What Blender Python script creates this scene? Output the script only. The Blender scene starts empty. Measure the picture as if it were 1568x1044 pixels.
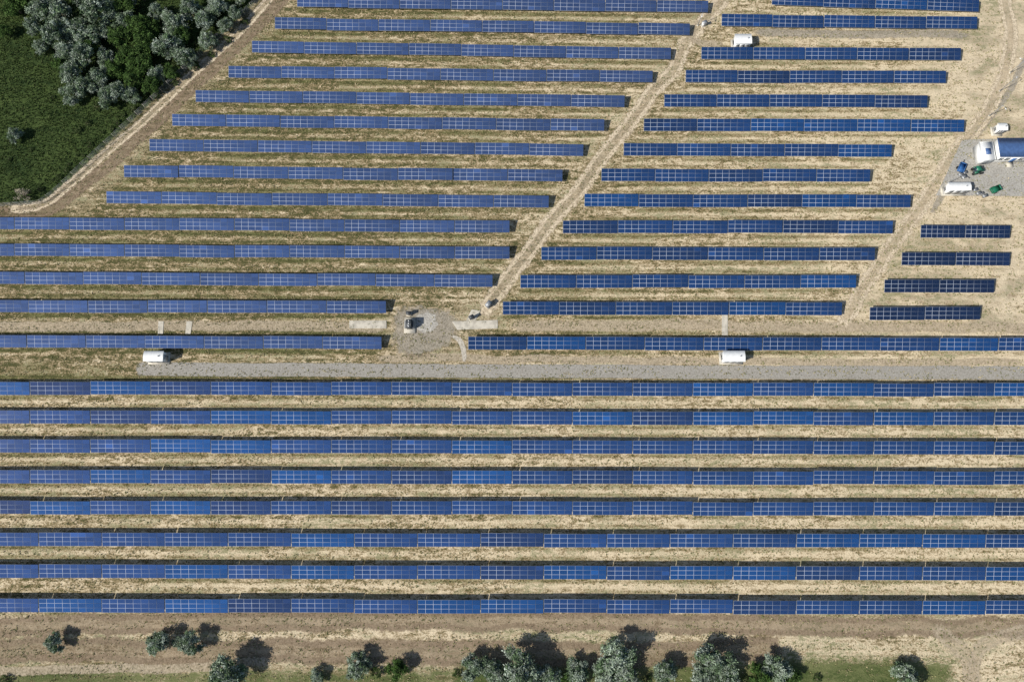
import bpy, math, random
import numpy as np
from mathutils import Vector, noise as mnoise
random.seed(7); rng=np.random.default_rng(7)
S=bpy.context.scene
T=math.radians(11.3); CT,ST=math.cos(T),math.sin(T); H=154.0; F=1045.0

def G(px,py,z=0.0):
    """image pixel coordinates, unprojected through the assumed camera -> metres on the ground (x east, y north)"""
    a=(px-784)/F; b=(522-py)/F
    s=(H-z)/(CT-b*ST)
    return (a*s, s*(b*CT+ST))

# ---------------- node helpers
def new_mat(name):
    m=bpy.data.materials.new(name); m.use_nodes=True
    nt=m.node_tree; nt.nodes.clear()
    out=nt.nodes.new('ShaderNodeOutputMaterial'); p=nt.nodes.new('ShaderNodeBsdfPrincipled')
    nt.links.new(p.outputs[0],out.inputs[0]); return m,nt,p,out
def setin(nt,inp,v):
    if isinstance(v,bpy.types.NodeSocket): nt.links.new(v,inp)
    else: inp.default_value=v
def M(nt,op,a,b=0.0,c=None,clamp=False):
    n=nt.nodes.new('ShaderNodeMath'); n.operation=op; n.use_clamp=clamp
    setin(nt,n.inputs[0],a); setin(nt,n.inputs[1],b)
    if c is not None: setin(nt,n.inputs[2],c)
    return n.outputs[0]
def SM(nt,v,lo,hi,a=0.0,b=1.0):
    n=nt.nodes.new('ShaderNodeMapRange'); n.interpolation_type='SMOOTHSTEP'
    setin(nt,n.inputs[0],v); n.inputs[1].default_value=lo; n.inputs[2].default_value=hi
    n.inputs[3].default_value=a; n.inputs[4].default_value=b
    return n.outputs[0]
def MIX(nt,f,a,b,mode='MIX'):
    n=nt.nodes.new('ShaderNodeMix'); n.data_type='RGBA'; n.blend_type=mode
    setin(nt,n.inputs[0],f)
    for i,v in ((6,a),(7,b)):
        if isinstance(v,tuple): n.inputs[i].default_value=(v[0],v[1],v[2],1)
        else: setin(nt,n.inputs[i],v)
    return n.outputs[2]
def NOISE(nt,sx,sy,scale=1.0,detail=4,rough=0.55,dist=0.0,off=0.0):
    tc=nt.nodes.new('ShaderNodeNewGeometry'); mp=nt.nodes.new('ShaderNodeMapping')
    nt.links.new(tc.outputs['Position'],mp.inputs[0])
    mp.inputs['Scale'].default_value=(sx,sy,1); mp.inputs['Location'].default_value=(off,off*.7,0)
    n=nt.nodes.new('ShaderNodeTexNoise'); nt.links.new(mp.outputs[0],n.inputs['Vector'])
    n.noise_dimensions='2D'
    n.inputs['Scale'].default_value=scale; n.inputs['Detail'].default_value=detail
    n.inputs['Roughness'].default_value=rough; n.inputs['Distortion'].default_value=dist
    return n.outputs[0]
def simple(name,col,rough=0.7,metal=0.0,var=0.15,nscale=1.5):
    m,nt,p,o=new_mat(name)
    n=NOISE(nt,1,1,nscale,2)
    c=MIX(nt,SM(nt,n,.3,.7),tuple(x*(1-var) for x in col),tuple(min(1,x*(1+var)) for x in col))
    nt.links.new(c,p.inputs['Base Color']); p.inputs['Roughness'].default_value=rough; p.inputs['Metallic'].default_value=metal
    return m

def mesh_np(name,V,Fq,mats=(),midx=None):
    me=bpy.data.meshes.new(name)
    V=np.asarray(V,dtype=np.float32).reshape(-1,3); Fq=np.asarray(Fq,dtype=np.int32)
    k=Fq.shape[1]
    me.vertices.add(len(V)); me.vertices.foreach_set('co',V.ravel())
    me.loops.add(Fq.size); me.loops.foreach_set('vertex_index',Fq.ravel())
    me.polygons.add(len(Fq)); me.polygons.foreach_set('loop_start',np.arange(0,Fq.size,k,dtype=np.int32))
    me.polygons.foreach_set('loop_total',np.full(len(Fq),k,dtype=np.int32))
    for m in mats: me.materials.append(m)
    if midx is not None: me.polygons.foreach_set('material_index',np.asarray(midx,dtype=np.int32))
    me.update(calc_edges=True); me.validate()
    return me
def link(ob,parent=None):
    S.collection.objects.link(ob)
    if parent: ob.parent=parent
    return ob
CUBE=np.array([[-1,-1,-1],[1,-1,-1],[1,1,-1],[-1,1,-1],[-1,-1,1],[1,-1,1],[1,1,1],[-1,1,1]],float)*.5
CF=np.array([[0,3,2,1],[4,5,6,7],[0,1,5,4],[1,2,6,5],[2,3,7,6],[3,0,4,7]])
class Builder:
    def __init__(s): s.V=[];s.F=[];s.M=[];s.n=0
    def add(s,V,Fc,m=0):
        V=np.asarray(V,float); s.V.append(V); s.F.append(np.asarray(Fc)+s.n); s.M+= [m]*len(Fc); s.n+=len(V)
    def box(s,c,size,m=0):
        s.add(CUBE*np.array(size)+np.array(c),CF,m)
    def cyl(s,c,r,h,m=0,n=12,axis='z',r2=None):
        r2=r if r2 is None else r2
        a=np.linspace(0,2*math.pi,n,endpoint=False)
        b=np.c_[r*np.cos(a),r*np.sin(a),np.full(n,-h/2)]; t=np.c_[r2*np.cos(a),r2*np.sin(a),np.full(n,h/2)]
        V=np.vstack([b,t,[[0,0,-h/2],[0,0,h/2]]])
        if axis=='x': V=V[:,[2,0,1]]
        if axis=='y': V=V[:,[1,2,0]]
        q=[[i,(i+1)%n,n+(i+1)%n,n+i] for i in range(n)]
        for i in range(0,n,2):
            q.append([2*n,(i+2)%n,(i+1)%n,i]); q.append([2*n+1,n+i,n+(i+1)%n,n+(i+2)%n])
        s.add(V+np.array(c),q,m)
    def obj(s,name,mats,loc=(0,0,0),rz=0,parent=None):
        me=mesh_np(name,np.vstack(s.V),np.vstack(s.F),mats,s.M)
        ob=bpy.data.objects.new(name,me); ob.location=loc; ob.rotation_euler=(0,0,rz); return link(ob,parent)

# ---------------- solar rows data : xL,yL,xR,yR,(kind)
rows=[]
L=[(490,-33,1117,-24),(455,2,1085,11),(421,36,1057,45),(386,72,1028,82),(350,110,1000,118),(300,147,957,155),(264,184,926,192),
   (229,222,894,230),(190,262,862,269),(163,302,841,309),(-230,340,781,347),(-230,381,781,387),(-230,424,755,430),(-230,468,592,470),(-230,521,585,525)]
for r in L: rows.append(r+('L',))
R=[(1215,-35,1528,-27),(1182,-1,1500,9),(1105,31,1497,36),(1074,82,1472,83),(1050,117,1449,118),(1017,154,1421,155),(986,191,1477,193),(955,229,1366,231),
   (921,268,1333,269),(895,307,1395,308),(862,347,1368,348),(829,388,1340,389),(797,431,1312,431),(770,472,1290,473)]
for r in R: rows.append(r+('R',))
rows.append((717,525,1800,528,'R'))
for r in [(1410,354,1547,355),(1381,396,1547,397),(1354,438,1523,438),(1332,480,1502,480)]: rows.append(r+('D',))
for a,b in [(594,597),(638,641),(682,686),(729,732),(776,779),(825,828),(874,878),(926,930)]:
    rows.append((-230,a-0.4,1800,b+0.4,'B'))

# ---------------- ground
xs=np.concatenate([-np.geomspace(2500,160,28)[:-1],np.arange(-160,160.01,0.8),np.geomspace(160,2500,28)[1:]])
ys=np.concatenate([-np.geomspace(2500,70,28)[:-1],np.arange(-70,150.01,0.4),np.geomspace(150,2500,28)[1:]])
XX,YY=np.meshgrid(xs,ys); nx,ny=len(xs),len(ys)
V=np.c_[XX.ravel(),YY.ravel(),np.zeros(nx*ny)]
ii=(np.arange(ny-1)[:,None]*nx+np.arange(nx-1)[None,:]).ravel()
Fg=np.c_[ii,ii+1,ii+nx+1,ii+nx]
def polydist(P,X,Y):
    d=np.full(X.shape,1e9)
    for (x0,y0),(x1,y1) in zip(P[:-1],P[1:]):
        dx,dy=x1-x0,y1-y0; t=np.clip(((X-x0)*dx+(Y-y0)*dy)/(dx*dx+dy*dy),0,1)
        d=np.minimum(d,np.hypot(X-x0-t*dx,Y-y0-t*dy))
    return d
def inside(P,X,Y):
    c=np.zeros(X.shape,bool); n=len(P)
    for i in range(n):
        x0,y0=P[i]; x1,y1=P[(i+1)%n]
        if y0==y1: continue
        c^=((y0>Y)!=(y1>Y))&(X<(x1-x0)*(Y-y0)/(y1-y0)+x0)
    return c
def region(pts,soft):
    P=[G(*p) for p in pts]
    d=polydist(P+[P[0]],V[:,0],V[:,1]); s=np.where(inside(P,V[:,0],V[:,1]),d,-d)
    return np.clip(.5+s/soft,0,1)
X,Y=V[:,0],V[:,1]
green=region([(-900,-900),(520,-900),(398,-5),(330,62),(250,138),(190,196),(130,252),(78,300),(45,310),(-900,322)],1.6)
lush=green.copy()
green=np.maximum(green,.72*region([(1180,1000),(1300,1000),(1462,1008),(1474,1200),(1150,1200)],6))
green=np.maximum(green,.68*region([(690,1002),(1260,1003),(1260,1200),(650,1200)],8))
green=np.maximum(green,.56*region([(-900,1006),(450,1012),(700,1012),(700,1200),(-900,1200)],6))
green=np.maximum(green,.48*region([(-900,955),(160,965),(420,982),(300,992),(-900,985)],6))
green=np.maximum(green,.36*region([(600,505),(720,515),(720,556),(640,556)],5))
green=np.maximum(green,.42*region([(720,962),(1450,975),(1450,1010),(720,1008)],8))
x1,_=G(500,400); x2,_=G(1500,400)
pale=np.clip((X-x1)/(x2-x1),0,1)*.66+.14
yr=G(784,580)[1]; pale=np.where(Y<yr,.49+np.clip((X+120)/240,0,1)*.25,pale)
bare=np.zeros(len(X))
bare=np.maximum(bare,.75*region([(1400,40),(1800,-60),(1800,560),(1300,505),(1400,330),(1480,200)],16))
bare=np.maximum(bare,.45*region([(-500,940),(1800,948),(1800,975),(-500,960)],6))
bare=np.maximum(bare,.6*region([(640,975),(330,978),(200,1000),(600,1018),(900,1000)],8))
bare=np.maximum(bare,.4*region([(595,470),(770,470),(720,515),(715,556),(596,556)],5))
bare=np.maximum(bare,.4*region([(60,322),(160,240),(260,140),(430,-20),(470,-20),(165,285),(120,325)],5))
oliv=np.zeros(len(X)); lane=np.zeros(len(X))
for xl,yl,xr,yrr,k in rows:
    P0=G(xl,yl,1.3);P1=G(xr,yrr,1.3)
    dx,dy=P1[0]-P0[0],P1[1]-P0[1]; Ln=math.hypot(dx,dy); dx/=Ln;dy/=Ln
    t=(X-P0[0])*dx+(Y-P0[1])*dy; q=-(X-P0[0])*dy+(Y-P0[1])*dx
    ins=np.clip((t+1)/2,0,1)*np.clip((Ln+1-t)/2,0,1)
    oliv=np.maximum(oliv,ins*np.exp(-((q+1.9)/.5)**2)); oliv=np.maximum(oliv,.8*ins*np.exp(-((q-2.6)/.6)**2))
    lane=np.maximum(lane,ins*np.exp(-((q+3.0)/.4)**2)); lane=np.maximum(lane,.7*ins*np.exp(-((q+4.4)/.4)**2))
me=mesh_np('ground',V,Fg)
for nm,arr in (('cover',(green,pale,bare,oliv)),('cover2',(lush,lane,lane*0,lane*0+1))):
    at=me.color_attributes.new(nm,'FLOAT_COLOR','POINT')
    at.data.foreach_set('color',np.stack(arr,1).astype(np.float32).ravel())
ground=link(bpy.data.objects.new('ground',me))

m,nt,p,o=new_mat('dry_grassland')
at=nt.nodes.new('ShaderNodeAttribute'); at.attribute_name='cover'
sp=nt.nodes.new('ShaderNodeSeparateColor'); nt.links.new(at.outputs['Color'],sp.inputs[0])
aG,aP,aB,aO=sp.outputs[0],sp.outputs[1],sp.outputs[2],at.outputs['Alpha']
at2=nt.nodes.new('ShaderNodeAttribute'); at2.attribute_name='cover2'
sp2=nt.nodes.new('ShaderNodeSeparateColor'); nt.links.new(at2.outputs['Color'],sp2.inputs[0]); aLush=sp2.outputs[0]; aLane=sp2.outputs[1]
streak=NOISE(nt,.06,1.35,1.0,3,.6,.0,3)
blot=NOISE(nt,.07,.16,1.0,3,.6,.3,20)
clump=NOISE(nt,.50,1.1,1.0,5,.78,.5,31)
fine=NOISE(nt,2.4,3.4,1.0,3,.8,.0,5)
d=M(nt,'MULTIPLY_ADD',streak,1.0,aP)
d=M(nt,'MULTIPLY_ADD',blot,1.4,d); d=M(nt,'MULTIPLY_ADD',clump,3.0,d); d=M(nt,'MULTIPLY_ADD',fine,2.0,d)
d=M(nt,'MULTIPLY_ADD',aB,.4,d); d=M(nt,'MULTIPLY_ADD',M(nt,'MULTIPLY',aO,SM(nt,blot,.35,.65)),-.5,d); d=M(nt,'MULTIPLY_ADD',aLane,.3,d)
# mean = pale + 3.7
base=MIX(nt,SM(nt,d,3.52,4.0),(.088,.088,.035),(.295,.222,.120))
base=MIX(nt,SM(nt,d,3.9,4.6),base,(.72,.60,.41))
base=MIX(nt,M(nt,'MULTIPLY',aB,SM(nt,blot,.35,.65,.3,.9)),base,MIX(nt,SM(nt,clump,.36,.62),(.28,.215,.14),(.62,.51,.365)))
gv=M(nt,'MULTIPLY_ADD',clump,.7,M(nt,'MULTIPLY',blot,.6))
gr=MIX(nt,SM(nt,gv,.45,.82),(.020,.038,.012),(.066,.098,.028))
gr=MIX(nt,SM(nt,fine,.50,.75,0,.35),gr,(.10,.13,.05))
gr2=MIX(nt,SM(nt,gv,.45,.8),(.065,.092,.028),(.17,.18,.075))
gr=MIX(nt,aLush,gr2,gr)
gf=SM(nt,M(nt,'ADD',aG,M(nt,'MULTIPLY_ADD',clump,1.1,-.55)),.30,.60)
gf=M(nt,'MAXIMUM',gf,M(nt,'MULTIPLY',aLush,.9))
gsmall=M(nt,'MULTIPLY',SM(nt,M(nt,'MULTIPLY_ADD',aO,.10,blot),.48,.64,0,.65),SM(nt,clump,.44,.58))
base=MIX(nt,gsmall,base,(.125,.145,.05))
col=MIX(nt,gf,base,gr)
nt.links.new(col,p.inputs['Base Color']); p.inputs['Roughness'].default_value=.95
p.inputs['Specular IOR Level'].default_value=.1
bp=nt.nodes.new('ShaderNodeBump'); bp.inputs['Strength'].default_value=.7; bp.inputs['Distance'].default_value=.3
nt.links.new(fine,bp.inputs['Height']); nt.links.new(bp.outputs[0],p.inputs['Normal'])
me.materials.append(m)

# ---------------- soft-edged sheets (tracks, road, pads)
def sheet_mat(name,c1,c2,edge=.25,center_gap=0.0,ns=.9,namp=.8,amax=1.0,ct=(.36,.62)):
    m,nt,p,o=new_mat(name)
    uv=nt.nodes.new('ShaderNodeUVMap'); s=nt.nodes.new('ShaderNodeSeparateXYZ'); nt.links.new(uv.outputs[0],s.inputs[0])
    e=s.outputs[0]
    n=NOISE(nt,1,1,ns,4,.7,.3,4); n2=NOISE(nt,1,1,2.6,3,.7,0,14)
    a=SM(nt,M(nt,'ADD',e,M(nt,'MULTIPLY_ADD',n,namp,-namp/2)),edge*.35,edge*1.3)
    if center_gap:
        a=M(nt,'MULTIPLY',a,M(nt,'SUBTRACT',1.0,M(nt,'MULTIPLY',SM(nt,M(nt,'ADD',e,M(nt,'MULTIPLY_ADD',n,.5,-.25)),.72,.92),center_gap)))
    a=M(nt,'MULTIPLY',a,SM(nt,n2,.3,.6,.75*amax,amax))
    col=MIX(nt,SM(nt,M(nt,'MULTIPLY_ADD',n2,.6,M(nt,'MULTIPLY',n,.4)),*ct),c1,c2)
    nt.links.new(col,p.inputs['Base Color']); p.inputs['Roughness'].default_value=.95; p.inputs['Specular IOR Level'].default_value=.15
    tr=nt.nodes.new('ShaderNodeBsdfTransparent'); mx=nt.nodes.new('ShaderNodeMixShader')
    nt.links.new(a,mx.inputs[0]); nt.links.new(tr.outputs[0],mx.inputs[1]); nt.links.new(p.outputs[0],mx.inputs[2]); nt.links.new(mx.outputs[0],o.inputs[0])
    return m
def catmull(P,step=1.2):
    P=[np.array(q,float) for q in P]; P=[2*P[0]-P[1]]+P+[2*P[-1]-P[-2]]; out=[]
    for i in range(1,len(P)-2):
        p0,p1,p2,p3=P[i-1:i+3]; n=max(2,int(np.linalg.norm(p2-p1)/step))
        for t in np.linspace(0,1,n,endpoint=False):
            out.append(.5*((2*p1)+(-p0+p2)*t+(2*p0-5*p1+4*p2-p3)*t*t+(-p0+3*p1-3*p2+p3)*t**3))
    out.append(P[-2]); return np.array(out)
def ribbon(name,pts,w,mat,z,wob=.25):
    C=catmull([G(*q) for q in pts])
    tan=np.gradient(C,axis=0); tan/=np.linalg.norm(tan,axis=1)[:,None]; N=np.c_[-tan[:,1],tan[:,0]]
    n=len(C); L=np.cumsum(np.r_[0,np.linalg.norm(np.diff(C,axis=0),axis=1)])
    wobL=np.array([mnoise.noise(Vector((l*.12,z*100,w))) for l in L])*wob
    C=C+N*wobL[:,None]
    ks=[-1,-.6,-.2,.2,.6,1]; es=[0,.45,1,1,.45,0]
    Vv=[];U=[]
    for i in range(n):
        endf=min(1,min(L[i],L[-1]-L[i])/3)
        for k,e in zip(ks,es):
            q=C[i]+N[i]*k*w/2; Vv.append((q[0],q[1],z)); U.append((e*endf,L[i]))
    Fc=[[i*6+j,i*6+j+6,i*6+j+7,i*6+j+1] for i in range(n-1) for j in range(5)]
    Fc=np.array(Fc)[:,::-1]
    me=mesh_np(name,Vv,Fc,[mat]); uv=me.uv_layers.new(name='UVMap')
    uv.data.foreach_set('uv',np.array(U,dtype=np.float32)[Fc.ravel()].ravel())
    return link(bpy.data.objects.new(name,me))
def pad(name,pts,mat,z,inner=.72):
    P=np.array([G(*q) for q in pts]); c=P.mean(0)
    D=[]
    for i in range(len(P)):
        a,b=P[i],P[(i+1)%len(P)]; n=max(1,int(np.linalg.norm(b-a)/1.5))
        for t in np.linspace(0,1,n,endpoint=False): D.append(a+(b-a)*t)
    D=np.array(D); n=len(D); I=c+(D-c)*inner
    Vv=np.vstack([np.c_[D,np.full(n,z)],np.c_[I,np.full(n,z)],[[c[0],c[1],z]]])
    faces=[(i,(i+1)%n,n+(i+1)%n,n+i) for i in range(n)]+[(n+i,n+(i+1)%n,2*n) for i in range(n)]
    me=bpy.data.meshes.new(name); me.from_pydata([tuple(v) for v in Vv],[],faces); me.materials.append(mat); me.update()
    uv=me.uv_layers.new(name='UVMap')
    for l in me.loops: uv.data[l.index].uv=(0 if l.vertex_index<n else 1,0)
    ob=link(bpy.data.objects.new(name,me))
    if me.polygons[0].normal.z<0: me.flip_normals()
    return ob

dirt=sheet_mat('pale_dirt',(.39,.31,.21),(.69,.58,.42),.28,.6)
dirt2=sheet_mat('compacted_dirt',(.33,.27,.185),(.59,.49,.35),.3,.0,amax=.7)
dirt3=sheet_mat('faint_dirt',(.38,.31,.22),(.62,.52,.375),.45,.4,namp=1.1,amax=.6)
brown=sheet_mat('brown_dirt',(.17,.122,.08),(.33,.25,.17),.3,.4,amax=.75)
gravel=sheet_mat('grey_gravel',(.29,.27,.235),(.37,.35,.31),.16,.0,ns=.5,namp=.25,ct=(.3,.7))
gravel2=sheet_mat('pale_gravel',(.25,.225,.18),(.46,.41,.33),.45,.0,namp=1.0,amax=.7)
road=ribbon('gravel_road',[(206,565),(420,566),(650,567),(800,568),(1000,569),(1250,570),(1568,571),(1850,573)],3.5,gravel,.012,.15)
road2=ribbon('gravel_road',[(1150,50),(1240,52),(1330,53),(1420,52),(1490,54)],3.2,gravel2,.012,.2)
ribbon('gravel_road',[(1610,40),(1568,95),(1545,140),(1512,186),(1474,232),(1446,290),(1425,330)],2.2,gravel2,.012,.2)
ribbon('dirt_track',[(1118,-60),(1110,-8),(1090,20),(1063,50),(1044,80),(1030,108),(1000,138),(976,170),(950,207),(919,243),(896,278),(868,312),(839,345),(810,383),(780,422),(757,455),(738,485)],4.6,dirt,.016,.6)
ribbon('dirt_track',[(1085,28),(1066,40),(1058,56),(1072,66),(1110,68)],2.2,dirt2,.020,.3)
ribbon('dirt_track',[(1530,-60),(1538,0),(1548,50),(1540,110),(1514,168),(1486,208),(1448,255),(1416,306),(1380,357),(1346,405),(1316,450),(1286,502)],4.4,dirt,.024,.6)
ribbon('dirt_track',[(468,-40),(425,8),(385,50),(340,93),(290,138),(225,200),(170,250),(120,290),(80,320),(20,326),(-200,330)],4.0,brown,.016,.5)
ribbon('dirt_track',[(445,-40),(405,8),(365,50),(320,92),(262,145),(205,198),(150,246),(100,288),(66,314),(10,322)],2.8,dirt,.020,.4)
ribbon('dirt_track',[(-200,955),(100,958),(400,950),(800,950),(1200,958),(1500,960),(1800,966)],5.0,brown,.012,.9)
ribbon('dirt_track',[(-200,994),(120,996),(330,996),(600,998),(760,1000),(1000,1000),(1200,992)],6.2,brown,.016,.9)
ribbon('dirt_track',[(-200,1025),(0,1026),(250,1022),(420,1010)],2.2,dirt2,.020,.6)
ribbon('dirt_track',[(1425,955),(1462,988),(1484,1012),(1490,1090)],5.0,dirt3,.020,.5)
ribbon('dirt_track',[(1600,955),(1515,982),(1492,1012),(1488,1090)],4.0,dirt3,.028,.5)
ribbon('dirt_track',[(-20,500),(200,500),(400,498),(590,502)],3.0,dirt2,.012,.5)
ribbon('dirt_track',[(780,500),(1000,498),(1280,500),(1568,502),(1700,504)],3.2,dirt2,.012,.6)
ribbon('dirt_track',[(575,548),(800,550),(1100,553),(1568,555)],2.2,dirt2,.008,.6)
pad('gravel_yard',[(598,468),(640,462),(690,470),(712,490),(706,515),(690,535),(640,552),(604,548),(590,520)],gravel2,.008,.5)
pad('gravel_patch',[(636,480),(655,475),(670,482),(674,497),(666,508),(648,513),(636,506),(632,492)],sheet_mat('cement_gravel',(.38,.355,.31),(.54,.51,.45),.4,namp=1.2,amax=.9),.028,.5)
concrete=simple('concrete',(.50,.46,.38),.9,0,.18,.6)
pad('concrete_yard',[(1472,214),(1700,208),(1700,302),(1432,300),(1450,262)],sheet_mat('yard_concrete',(.32,.30,.265),(.44,.42,.375),.12,namp=.3,ns=.4,ct=(.3,.7)),.032,.9)
for nm,pts in (('concrete_slab',[(535,491),(592,491),(592,503),(535,503)]),('concrete_slab',[(692,492),(762,490),(762,503),(700,505)]),
               ('concrete_slab',[(722,474),(736,476),(728,491),(714,491)]),('concrete_slab',[(286,492),(295,492),(292,512),(284,512)]),('concrete_slab',[(243,492),(251,492),(250,512),(242,512)]),
               ('concrete_slab',[(1105,480),(1114,480),(1114,514),(1105,514)])):
    P=[G(*q) for q in pts]; n=len(P)
    me=bpy.data.meshes.new(nm); vs=[(a,b,0) for a,b in P]+[(a,b,.10) for a,b in P]
    me.from_pydata(vs,[],[tuple(range(n,2*n))[::-1]]+[(i,(i+1)%n,n+(i+1)%n,n+i) for i in range(n)])
    me.materials.append(concrete); me.update(); link(bpy.data.objects.new(nm,me))
ribbon('footpath',[(690,514),(703,520),(710,535),(712,556)],1.4,sheet_mat('path_paving',(.42,.38,.31),(.55,.50,.42),.2,namp=.2),.036,.1)

# ---------------- solar tables
def cell_mat():
    m,nt,p,o=new_mat('solar_cells')
    at=nt.nodes.new('ShaderNodeAttribute'); at.attribute_name='tint'
    uv=nt.nodes.new('ShaderNodeUVMap'); s=nt.nodes.new('ShaderNodeSeparateXYZ'); nt.links.new(uv.outputs[0],s.inputs[0])
    fx=M(nt,'FRACT',M(nt,'MULTIPLY',s.outputs[0],10.0)); fy=M(nt,'FRACT',M(nt,'MULTIPLY',s.outputs[1],6.0))
    g=M(nt,'MAXIMUM',M(nt,'GREATER_THAN',fx,.96),M(nt,'GREATER_THAN',fy,.96))
    c=MIX(nt,M(nt,'MULTIPLY',g,.3),at.outputs['Color'],(.30,.38,.5))
    nt.links.new(c,p.inputs['Base Color']); p.inputs['Roughness'].default_value=.06; p.inputs['IOR'].default_value=1.45
    p.inputs['Specular IOR Level'].default_value=.24
    return m
cells=cell_mat()
alu=simple('aluminium_frame',(.33,.37,.45),.6,.0,.06)
steel=simple('galvanised_steel',(.30,.31,.32),.6,.3,.1)
PU,NC,NV=1.655,8,3
TL=PU*NC; TILT=math.radians(15); ZC=1.5; GAP=.13
def make_row(xl,yl,xr,yr_,kind):
    PV=.93 if kind=='L' else .98
    SLOPE=PV*NV
    P0=np.array(G(xl,yl,ZC+.05));P1=np.array(G(xr,yr_,ZC+.05)); d=P1-P0; Ln=np.linalg.norm(d); e=d/Ln; n=np.array([-e[1],e[0]])
    nt_=max(1,round(Ln/(TL+GAP))); sc=Ln/(nt_*(TL+GAP))
    B=Builder(); QV=[];QF=[];QC=[];QU=[]
    E=np.array([e[0],e[1],0]); N=np.array([n[0],n[1],0]); Z=np.array([0,0,1.])
    for t in range(nt_):
        tl=math.radians(random.gauss(0,.5)); tilt=TILT+tl; roll=random.gauss(0,.0035)
        u0=t*(TL+GAP)*sc; c0=np.array([*P0,0])+E*(u0+TL*sc/2)+Z*(ZC+random.gauss(0,.04))+N*random.gauss(0,.04)
        c0=c0+N*.14*mnoise.noise(Vector((u0*.03,yl*3,0)))
        Ee=E*math.cos(roll)+Z*math.sin(roll)
        Sv=N*math.cos(tilt)+Z*math.sin(tilt); W=np.cross(Ee,Sv)
        Vb=CUBE*np.array([TL*sc,SLOPE,.045]); Vb=c0+Vb[:,:1]*Ee+Vb[:,1:2]*Sv+Vb[:,2:]*W
        B.add(Vb,CF,0)
        for vv in (-1.0,1.0):
            Vb=CUBE*np.array([TL*sc-.1,.07,.09])+np.array([0,vv,-.075]); B.add(c0+Vb[:,:1]*Ee+Vb[:,1:2]*Sv+Vb[:,2:]*W,CF,1)
        for k in range(4):
            uu=(-.5+(k+.5)/4)*TL*sc
            for vv in (-.95,.95):
                top=c0+Ee*uu+Sv*vv-W*.12; hgt=top[2]
                B.add(CUBE*np.array([.09,.09,hgt])+np.array([top[0],top[1],hgt/2]),CF,1)
            Vb=CUBE*np.array([.07,2.4,.08])+np.array([uu,0,-.165]); B.add(c0+Vb[:,:1]*Ee+Vb[:,1:2]*Sv+Vb[:,2:]*W,CF,1)
        fx=min(1,max(0,(c0[0]+115)/230))  # west-to-east position; fades out the sky glare painted into panel colours
        if kind=='L': base=np.array([.042,.080,.205])*(1-fx*.55)  # lighter lavender base: sky sheen painted into the left block's colour
        elif kind=='R': base=np.array([.008,.034,.115])
        elif kind=='D': base=np.array([.005,.016,.052])
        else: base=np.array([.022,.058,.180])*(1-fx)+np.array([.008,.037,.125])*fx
        tj=random.random()
        base=base*random.uniform(.9,1.1)
        if kind in 'RB' and tj<.18: base=base*np.array([.7,1.22,1.25])
        if kind in 'RB' and tj>.84: base=base*np.array([.95,.78,.75])
        for i in range(NC):
            for j in range(NV):
                cu=(-.5+(i+.5)/NC)*TL*sc; cv=(-.5+(j+.5)/NV)*SLOPE; hw=(PU*sc-.065)/2; hv=(PV-.06)/2
                b0=len(QV)
                for a,b_ in ((-1,-1),(1,-1),(1,1),(-1,1)):
                    QV.append(c0+Ee*(cu+a*hw)+Sv*(cv+b_*hv)+W*.0285); QU.append(((a+1)/2,(b_+1)/2))
                QF.append((b0,b0+1,b0+2,b0+3)); cc=base*random.uniform(.87,1.13)
                if random.random()<.012: cc=cc*1.5
                QC.append(cc)
    nb=B.n; Vall=np.vstack(B.V+[np.array(QV)]); Fall=np.vstack(B.F+[np.array(QF)+nb])
    me=mesh_np('solar_panel_row',Vall,Fall,[alu,steel,cells],B.M+[2]*len(QF))
    col=np.ones((len(Vall),4),np.float32); col[nb:,:3]=np.repeat(np.array(QC),4,axis=0)
    a=me.color_attributes.new('tint','FLOAT_COLOR','POINT'); a.data.foreach_set('color',col.ravel())
    uv=me.uv_layers.new(name='UVMap'); U=np.zeros((len(Vall),2),np.float32); U[nb:]=np.array(QU); uv.data.foreach_set('uv',U[Fall.ravel()].ravel())
    link(bpy.data.objects.new('solar_panel_row',me))
for r in rows: make_row(*r)

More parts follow.
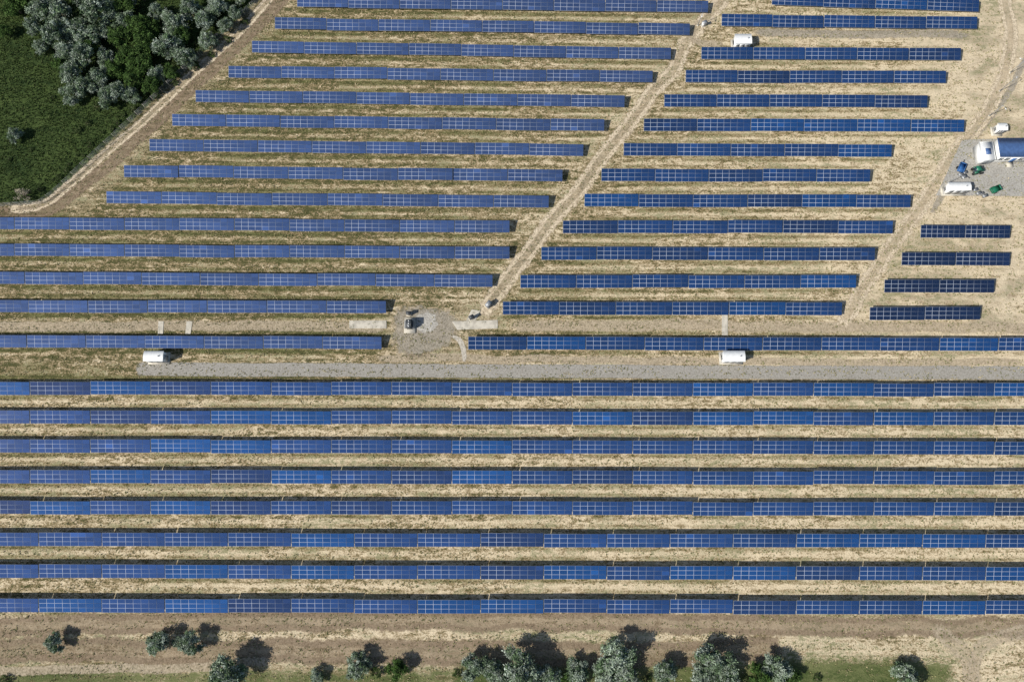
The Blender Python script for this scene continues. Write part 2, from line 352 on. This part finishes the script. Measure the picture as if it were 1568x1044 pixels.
# ---------------- trees
def leafmat(name):
    m,nt,p,o=new_mat(name)
    at=nt.nodes.new('ShaderNodeAttribute'); at.attribute_name='tint'
    nt.links.new(at.outputs['Color'],p.inputs['Base Color']); p.inputs['Roughness'].default_value=.8; p.inputs['Specular IOR Level'].default_value=.15
    return m
leafm=leafmat('leaves'); bark=simple('bark',(.13,.10,.075),.9)
def tree_mesh(name,R,Ht,cols,nclump,nleaf,leaf=.2,seed=0,squash=.75):
    r=random.Random(seed); nr=np.random.default_rng(seed)
    B=Builder()
    def limb(a,b,ra,rb,n=6):
        a=np.array(a,float);b=np.array(b,float);d=b-a; d/=np.linalg.norm(d); u=np.cross(d,[.3,.9,.1]); u/=np.linalg.norm(u); w=np.cross(d,u)
        ang=np.linspace(0,2*math.pi,n,endpoint=False)
        ring=lambda c,rr:c+rr*(np.cos(ang)[:,None]*u+np.sin(ang)[:,None]*w)
        B.add(np.vstack([ring(a,ra),ring(b,rb)]),[[i,(i+1)%n,n+(i+1)%n,n+i] for i in range(n)],0)
    zc=Ht-R*squash; fork=Ht*.3
    limb((0,0,0),(0.05,.05,fork),.05*R+.06,.04*R+.04,8)
    lobes=[]
    nl=r.randint(6,9)
    for i in range(nl):
        a=2*math.pi*i/nl+r.uniform(-.4,.4); rr=R*r.uniform(.42,.75)
        lobes.append((np.array([rr*math.cos(a),rr*math.sin(a),zc+R*squash*r.uniform(-.45,.35)]),R*r.uniform(.22,.42)))
    lobes.append((np.array([R*r.uniform(-.15,.15),R*r.uniform(-.15,.15),zc+R*squash*.5]),R*.42))
    for c,lr in lobes:
        limb((0.05,.05,fork),c,.03*R+.02,.02)
    V_=[];C_=[]
    for k in range(nclump):
        c,lr=lobes[r.randrange(len(lobes))]
        d=nr.normal(size=3); d/=np.linalg.norm(d); 
        if d[2]<-.4: d[2]*=-1
        cc=c+d*lr*r.uniform(.45,1.15)
        cr=R*r.uniform(.08,.17); shade=r.uniform(.5,1.35); pal=np.array(cols[r.randrange(len(cols))])
        ctr=cc+nr.normal(size=(nleaf,3))*cr*np.array([.6,.6,.5])
        ax=nr.normal(size=(nleaf,3)); ax[:,2]*=.5; ax/=np.linalg.norm(ax,axis=1)[:,None]
        up=nr.normal(size=(nleaf,3)); up-=ax*(ax*up).sum(1)[:,None]; up/=np.linalg.norm(up,axis=1)[:,None]
        s=leaf*nr.uniform(.6,1.3,size=(nleaf,1))
        q=np.stack([ctr-ax*s,ctr-up*s*.42,ctr+ax*s,ctr+up*s*.42],1)
        V_.append(q.reshape(-1,3)); C_.append(np.repeat(pal*shade*nr.uniform(.8,1.2,size=(nleaf,1)),4,axis=0))
    LV=np.vstack(V_); nb=B.n; nf=len(LV)//4
    Vall=np.vstack(B.V+[LV]); Fall=np.vstack(B.F+[np.arange(nf*4).reshape(-1,4)+nb])
    me=mesh_np(name,Vall,Fall,[bark,leafm],B.M+[1]*nf)
    col=np.ones((len(Vall),4),np.float32); col[nb:,:3]=np.vstack(C_)
    a=me.color_attributes.new('tint','FLOAT_COLOR','POINT'); a.data.foreach_set('color',col.ravel())
    return me
silver=[(.25,.31,.22),(.17,.23,.14),(.34,.39,.32),(.10,.155,.075)]
greenc=[(.06,.115,.024),(.09,.155,.04),(.035,.07,.018)]
dryc=[(.40,.35,.27),(.32,.29,.21)]
SM_=[tree_mesh('olive_tree',3.0,4.6,silver,210,42,.18,s) for s in range(5)]
GM_=[tree_mesh('deciduous_tree',3.0,4.9,greenc,210,42,.18,s+20) for s in range(3)]
SH_=[tree_mesh('shrub',1.2,1.1,[(.05,.09,.022),(.09,.13,.04),(.12,.15,.06)],50,30,.10,s+40,.5) for s in range(3)]
DR_=tree_mesh('dry_tree',1.6,2.6,dryc,60,18,.09,60)
def plant(ms,name,px,py,r,R0=3.0,H0=4.8,hz=1.0):
    s=r*0.15/R0
    zc=(H0-R0*.75)*s*hz
    x,y=G(px,py,zc*1.1)
    ob=bpy.data.objects.new(name,random.choice(ms)); a=random.uniform(.88,1.12)
    ob.location=(x,y,0); ob.rotation_euler=(0,0,random.uniform(0,6.28)); ob.scale=(s*a,s/a,s*hz)
    link(ob)
for px,py,r in [(84,984,13),(240,985,15),(270,982,7),(293,985,16),(347,1030,24),(334,1046,14),(550,1018,16),(540,1030,8),(485,1036,10),(728,1022,17),(752,1024,14),(766,1040,14),
                (795,1022,26),(815,1042,18),(842,1036,16),(884,1030,17),(945,1014,27),(925,1038,16),(965,1044,14),(1018,1030,17),(1093,1018,24),(1075,1038,18),(1108,1042,20),(1190,1026,19),(1388,1038,18)]:
    plant(SM_,'olive_tree',px,py,r*1.1)
for px,py,r in [(607,1024,15),(1165,1036,17),(1212,1038,13),(868,1046,13)]: plant(GM_,'deciduous_tree',px,py,r)
for px,py,r in [(575,1028,9),(870,1040,9),(1250,1038,7),(700,1030,7),(10,1040,8),(990,1040,8),(1140,1042,8),(775,1044,8)]: plant(SH_,'shrub',px,py,r,1.2,1.1)
for px,py,r in [(66,14,26),(50,38,20),(92,22,24),(85,50,24),(118,45,26),(150,18,26),(146,50,22),(98,78,22),(126,82,26),(108,112,24),(128,130,22),(112,142,20),(158,88,20),
                (178,140,22),(200,146,18),(160,150,17),(188,32,22),(238,18,18),(262,36,24),(258,68,24),(284,88,22),(290,14,20),(312,30,22),(330,10,20),(318,62,20),(345,38,18),(360,20,16),(240,112,18),(62,70,15),(150,115,20),(22,-18,24),(120,-16,24),(210,-14,24),(300,-16,22),(366,-8,18)]:
    plant(SM_,'olive_tree',px,py,r*random.uniform(.78,1.02),hz=random.uniform(.9,1.35))
for px,py,r in [(22,10,20),(40,-2,22),(186,58,20),(212,40,22),(220,68,22),(196,88,20),(178,108,18),(218,100,20),(205,120,18),(232,130,16),(262,112,14),(232,46,16),(8,48,12),(190,6,20),(278,54,16),(140,70,16),(92,98,14)]:
    plant(GM_,'deciduous_tree',px,py,r,hz=1.0)
sh=[(205,170,9),(240,148,8),(268,128,7),(300,102,8),(325,84,7),(350,62,7),(375,35,7),(180,190,6),(135,190,6),(118,200,8),(60,290,6),(100,262,6),(15,245,5),(48,230,4),(150,165,8),(80,150,6)]
for k in range(70):
    t=random.random(); px=78+t*320+random.uniform(-6,2)-8; py=300-t*305+random.uniform(-6,2)-6; sh.append((px,py,random.uniform(2,5)))
for px,py,r in sh: plant(SH_,'shrub',px,py,r,1.2,1.1)
plant(SM_,'olive_tree',22,207,13)
plant([DR_],'dry_tree',34,297,15,1.6,2.6)

# ---------------- buildings & equipment
white=simple('white_painted_metal',(.78,.78,.76),.45,0,.04); grey=simple('grey_metal',(.32,.33,.34),.5,.3,.1)
dark=simple('dark_metal',(.06,.065,.07),.5,.2,.2); bluer=simple('blue_roof_sheet',(.06,.12,.27),.5,.0,.12); glass=simple('window_glass',(.03,.05,.07),.1,0,.1)
greenp=simple('green_paint',(.02,.16,.09),.4,0,.1); bluep=simple('blue_paint',(.04,.14,.36),.45,0,.15); rub=simple('rubber',(.02,.02,.02),.8)
def kiosk(px,py,wpx,dpx,h=2.5,name='transformer_kiosk'):
    w=wpx*.148; d=dpx*.148; x,y=G(px,py,h*.9)
    B=Builder()
    B.box((0,0,.12),(w+.7,d+.7,.24),3)
    B.box((0,0,.24+h/2),(w,d,h),0)
    zt=.24+h
    o_=.15; V_=[(-w/2-o_,-d/2-o_,zt),(w/2+o_,-d/2-o_,zt),(w/2+o_,d/2+o_,zt),(-w/2-o_,d/2+o_,zt),(-w/2-o_,-d/2-o_,zt+.1),(w/2+o_,-d/2-o_,zt+.1),(w/2+o_,d/2+o_,zt+.1),(-w/2-o_,d/2+o_,zt+.1),(-w/2-o_,0,zt+.32),(w/2+o_,0,zt+.32)]
    B.add(V_,[[0,3,2,1],[0,1,5,4],[2,3,7,6],[4,5,9,8],[6,7,8,9]],0); B.add(V_,[[1,2,6,5],[3,0,4,7]],0); B.add([V_[5],V_[6],V_[9],V_[9]],[[0,1,2,3]],0); B.add([V_[7],V_[4],V_[8],V_[8]],[[0,1,2,3]],0)
    for k in (-.3,.02,.32):
        B.box((k*w,-d/2-.02,.24+1.05),(w*.22,.04,2.0),1); B.box((k*w+w*.08,-d/2-.05,1.25),(.05,.04,.25),2)
        for s_ in range(5): B.box((k*w,-d/2-.045,1.75+s_*.09),(w*.16,.02,.035),2)
    B.box((w/2+.02,0,1.3),(.04,d*.5,1.9),1)
    for s_ in range(6): B.box((-w/2-.02,0,.9+s_*.14),(.03,d*.5,.06),2)
    B.cyl((w*.3,0,zt+.42),.14,.3,1)
    B.obj(name,[white,grey,dark,concrete],(x,y,0))
kiosk(237,546,28,14); kiosk(1123,546,31,15); kiosk(1137,62,26,16); kiosk(1467,287,34,12); 
kiosk(1533,196,13,11,2.2,'equipment_hut')
def control_building():
    x,y=G(1576,227,3); e=bpy.data.objects.new('control_building',None); e.location=(x,y,0); link(e)
    w,d,h=14.5,4.4,3.2
    B=Builder(); B.box((0,0,h/2),(w,d,h),0); B.box((0,0,h+.04),(w+.4,d+.4,.08),0); B.obj('walls',[white],parent=e)
    B=Builder()
    o_=.3; zt=h+.09
    V_=[(-w/2-o_,-d/2-o_,zt),(w/2+o_,-d/2-o_,zt),(w/2+o_,d/2+o_,zt),(-w/2-o_,d/2+o_,zt),(-w/2-o_,0,zt+.7),(w/2+o_,0,zt+.7)]
    B.add(V_,[[0,1,5,4],[2,3,4,5],[0,3,2,1]],0); B.add([V_[1],V_[2],V_[5],V_[5]],[[0,1,2,3]],0); B.add([V_[3],V_[0],V_[4],V_[4]],[[0,1,2,3]],0)
    for i in range(36):
        xx=-w/2-o_+.2+i*.415
        for s_ in (-1,1):
            B.add([(xx-.03,s_*(d/2+o_),zt+.03),(xx+.03,s_*(d/2+o_),zt+.03),(xx+.03,0,zt+.74),(xx-.03,0,zt+.74)],[[0,1,2,3] if s_<0 else [3,2,1,0]],0)
    B.obj('roof',[bluer],parent=e)
    B=Builder()
    for k in (-6.2,-4.7,-1.4,.1,1.6,3.1,4.6,6.1): B.box((k,-d/2-.02,1.75),(.95,.06,1.2),0); B.box((k,-d/2-.06,1.75),(.05,.04,1.2),1)
    B.obj('windows',[glass,white],parent=e)
    B=Builder(); B.box((-3.0,-d/2-.03,1.05),(1.0,.06,2.1),0); B.box((-3.0,-d/2-.7,.08),(1.6,1.3,.16),1); B.obj('door',[bluep,concrete],parent=e)
    x,y=G(1511,232,2.5); B=Builder(); B.box((0,0,1.25),(3.0,4.4,2.5),0); B.box((0,0,2.56),(3.3,4.7,.1),0); B.box((.2,-.1,2.72),(1.1,1.5,.22),2); B.box((0,-2.23,1.05),(1.3,.06,2.0),1)
    for s_ in (-1,1): B.box((s_*1.62,0,2.68),(.08,4.7,.15),0); B.box((0,s_*2.32,2.682),(3.1,.08,.15),0)
    B.obj('generator_building',[white,grey,bluer],(x,y,0),0.03)
control_building()
def tractor(px,py,rz):
    x,y=G(px,py,1); B=Builder()
    B.box((.7,0,.95),(1.5,.7,.55),0); B.box((.75,0,1.26),(1.3,.6,.08),0); B.box((1.47,0,.9),(.06,.6,.5),2); B.box((-.4,0,.8),(1.2,.6,.5),2)
    B.box((-.45,0,2.25),(1.3,1.25,.1),0)
    for a in (-1,.1):
        for b in (-.55,.55): B.box((a,b,1.6),(.07,.07,1.25),2)
    B.box((-.5,0,1.55),(1.0,1.05,.9),3)
    for s_ in (-.62,.62): B.cyl((-.55,s_,.68),.68,.36,1,20,'y'); B.cyl((-.55,s_*1.02,.68),.3,.38,0,12,'y'); B.cyl((1.15,s_,.42),.42,.26,1,18,'y'); B.box((-.55,s_,1.42),(1.2,.4,.06),0)
    B.cyl((.9,.2,1.6),.05,.7,2,8)
    B.obj('tractor',[greenp,rub,dark,glass],(x,y,0),rz)
tractor(1497,261,.1)
def trailer(px,py,rz,mat,name='cargo_trailer'):
    x,y=G(px,py,.8); B=Builder()
    B.box((0,0,.7),(2.4,1.4,.12),0)
    for s_ in (-.7,.7): B.box((0,s_,.97),(2.4,.05,.42),0); B.cyl((-.1,s_*1.12,.35),.35,.2,1,16,'y')
    for s_ in (-1.2,1.2): B.box((s_,0,.97),(.05,1.35,.42),0)
    B.box((1.8,0,.6),(1.3,.1,.1),2)
    B.obj(name,[mat,rub,dark],(x,y,0),rz)
trailer(1472,257,1.1,bluep); trailer(1524,290,.4,greenp)
def crates(px,py,n):
    x,y=G(px,py,.5); B=Builder()
    for i in range(n):
        cx,cy=random.uniform(-1.5,1.5),random.uniform(-1.2,1.2); s_=random.uniform(.5,.8)
        B.box((cx,cy,s_/2),(s_*1.3,s_,s_*.9),0)
        for k in (-.4,0,.4): B.box((cx+k*s_,cy,s_*.97),(.12,s_,.04),1)
    B.obj('crate_stack',[grey,dark],(x,y,0),.3)
crates(1505,293,4); crates(1478,270,3)
def transformer(px,py):
    x,y=G(px,py,1); B=Builder()
    B.box((0,0,.15),(2.6,3.6,.3),3); B.box((0,0,1.15),(1.2,1.9,1.6),0); B.box((0,0,1.99),(1.35,2.05,.08),0)
    for s_ in (-1,1):
        for k in range(9): B.box((s_*.85,-.8+k*.2,1.15),(.48,.05,1.2),1)
    for k in (-.6,0,.6): B.cyl((0,k,2.3),.09,.55,2,10,r2=.05); B.cyl((0,k,2.25),.15,.05,2,10); B.cyl((0,k,2.4),.13,.05,2,10)
    B.cyl((.45,0,2.45),.2,1.5,0,14,'y')
    B.obj('power_transformer',[dark,grey,white,concrete],(x,y,0))
transformer(627,497)
def cabinet(px,py,rz,mats=None,s=1.0):
    x,y=G(px,py,.8); B=Builder(); B.box((0,0,.1),(1.2*s,.8*s,.2),1); B.box((0,0,.85),(1.0*s,.55*s,1.3),0); B.box((0,0,1.54),(1.12*s,.7*s,.08),2); B.box((0,-.3*s,.85),(.45*s,.03,1.1),2)
    B.obj('switch_cabinet',mats or [grey,concrete,dark],(x,y,0),rz)
cabinet(626,480,.0); cabinet(748,466,.9,[dark,concrete,grey],1.4); cabinet(722,486,.5,[dark,concrete,dark],1.1)
cabinet(1078,37,.4,[white,concrete,grey],1.1)
def post(px,py,h=5):
    x,y=G(px,py,0); B=Builder(); B.cyl((0,0,.1),.25,.2,2,10); B.cyl((0,0,h/2),.09,h,0,8,r2=.05); B.box((.5,0,h),(1.0,.06,.06),0); B.box((1.05,0,h-.04),(.45,.2,.1),1)
    B.obj('lamp_post',[steel,white,concrete],(x,y,0),random.uniform(0,6))
for q in [(1514,178),(1530,140),(1546,112),(1068,40),(1449,282)]: post(*q)

def fence(pts,name):
    C=catmull([G(*q) for q in pts],2.5); B=Builder()
    for i,q in enumerate(C):
        B.box((q[0],q[1],1.05),(.09,.09,2.1),0)
        if i+1<len(C):
            a=q; b=C[i+1]; d=b-a; Ln=np.linalg.norm(d); d/=Ln; nn=np.array([-d[1],d[0]])
            for z in np.linspace(.2,2.0,8):
                c=np.array([*((a+b)/2),z]); Vb=CUBE*np.array([Ln,.02,.02]); B.add(c+Vb[:,:1]*np.array([*d,0])+Vb[:,1:2]*np.array([*nn,0])+Vb[:,2:]*np.array([0,0,1.]),CF,1)
    B.obj(name,[concrete,steel])
fence([(470,-80),(398,2),(330,66),(250,142),(190,200),(130,256),(78,304),(40,314),(-150,322)],'perimeter_fence')

# ---------------- grass tufts as one mesh
def tufts(name,N,cols,regionf,hmin,hmax):
    V_=[];C_=[]
    pts=regionf(N); n=len(pts)
    for j in range(4):
        a=rng.uniform(0,6.28,n); h=rng.uniform(hmin,hmax,n); ln=rng.uniform(.08,.25,n)
        dx=np.cos(a);dy=np.sin(a)
        b=np.c_[pts,np.zeros(n)]; w=.04+.05*rng.random(n)
        p0=b+np.c_[-dy*w,dx*w,np.zeros(n)]; p1=b-np.c_[-dy*w,dx*w,np.zeros(n)]
        p2=b+np.c_[dx*ln+dy*w*.6,dy*ln-dx*w*.6,h]; p3=b+np.c_[dx*ln-dy*w*.6,dy*ln+dx*w*.6,h]
        V_.append(np.stack([p0,p1,p2,p3],1).reshape(-1,3))
        ci=np.array(cols)[rng.integers(0,len(cols),n)]*rng.uniform(.7,1.3,(n,1)); C_.append(np.repeat(ci,4,axis=0))
    VV=np.vstack(V_); me=mesh_np(name,VV,np.arange(len(VV)).reshape(-1,4),[leafm])
    col=np.ones((len(VV),4),np.float32); col[:,:3]=np.vstack(C_)
    a=me.color_attributes.new('tint','FLOAT_COLOR','POINT'); a.data.foreach_set('color',col.ravel())
    link(bpy.data.objects.new(name,me))
fx_,fy_=zip(*[G(*q) for q in [(-900,-900),(520,-900),(398,-5),(330,62),(250,138),(190,196),(130,252),(78,300),(45,310),(-900,322)]])
MEADOW=list(zip(fx_,fy_))
def reg_dry(N):
    x=rng.uniform(-125,125,N); y=rng.uniform(-50,125,N)
    v=np.array([mnoise.noise(Vector((a*.06,b*.7,0)))+.5*mnoise.noise(Vector((a*.3,b*.9,5))) for a,b in zip(x,y)])
    keep=(v+rng.normal(0,.3,N)>.1)&~inside(MEADOW,x,y)
    return np.c_[x,y][keep]
def reg_meadow(N):
    x=rng.uniform(-150,-50,N); y=rng.uniform(50,130,N); return np.c_[x,y][inside(MEADOW,x,y)]
tufts('dry_grass',130000,[(.28,.25,.12),(.17,.18,.07),(.48,.40,.25),(.12,.14,.05)],reg_dry,.05,.25)
tufts('meadow_grass',60000,[(.05,.085,.02),(.08,.12,.03),(.035,.06,.015),(.11,.14,.05)],reg_meadow,.1,.35)

# ---------------- light
sd=Vector((-.90,-.435,0)).normalized(); EL=math.radians(42)
sun_dir=Vector((sd.x*math.cos(EL),sd.y*math.cos(EL),math.sin(EL)))
sl=bpy.data.lights.new('sun','SUN'); sl.energy=5.0; sl.angle=math.radians(.5); sl.color=(1,.965,.90)
so=bpy.data.objects.new('sun',sl); so.rotation_euler=(-sun_dir).to_track_quat('-Z','Y').to_euler(); so.location=(-100,-80,120); link(so)
w=bpy.data.worlds.new('World'); S.world=w; w.use_nodes=True; nt=w.node_tree
sky=nt.nodes.new('ShaderNodeTexSky'); sky.sky_type='NISHITA'; sky.sun_disc=False; sky.sun_elevation=EL; sky.sun_rotation=math.atan2(sd.x,sd.y)
bg=nt.nodes['Background']; nt.links.new(sky.outputs[0],bg.inputs[0]); bg.inputs[1].default_value=.09

cam=bpy.data.cameras.new('camera'); cam.lens=24; cam.sensor_width=36; cam.clip_end=6000; cam.clip_start=1
co=bpy.data.objects.new('camera',cam); co.location=(0,0,H); co.rotation_euler=(T,0,0); link(co); S.camera=co
S.view_settings.view_transform='Standard'; S.view_settings.look='None'; S.view_settings.exposure=0
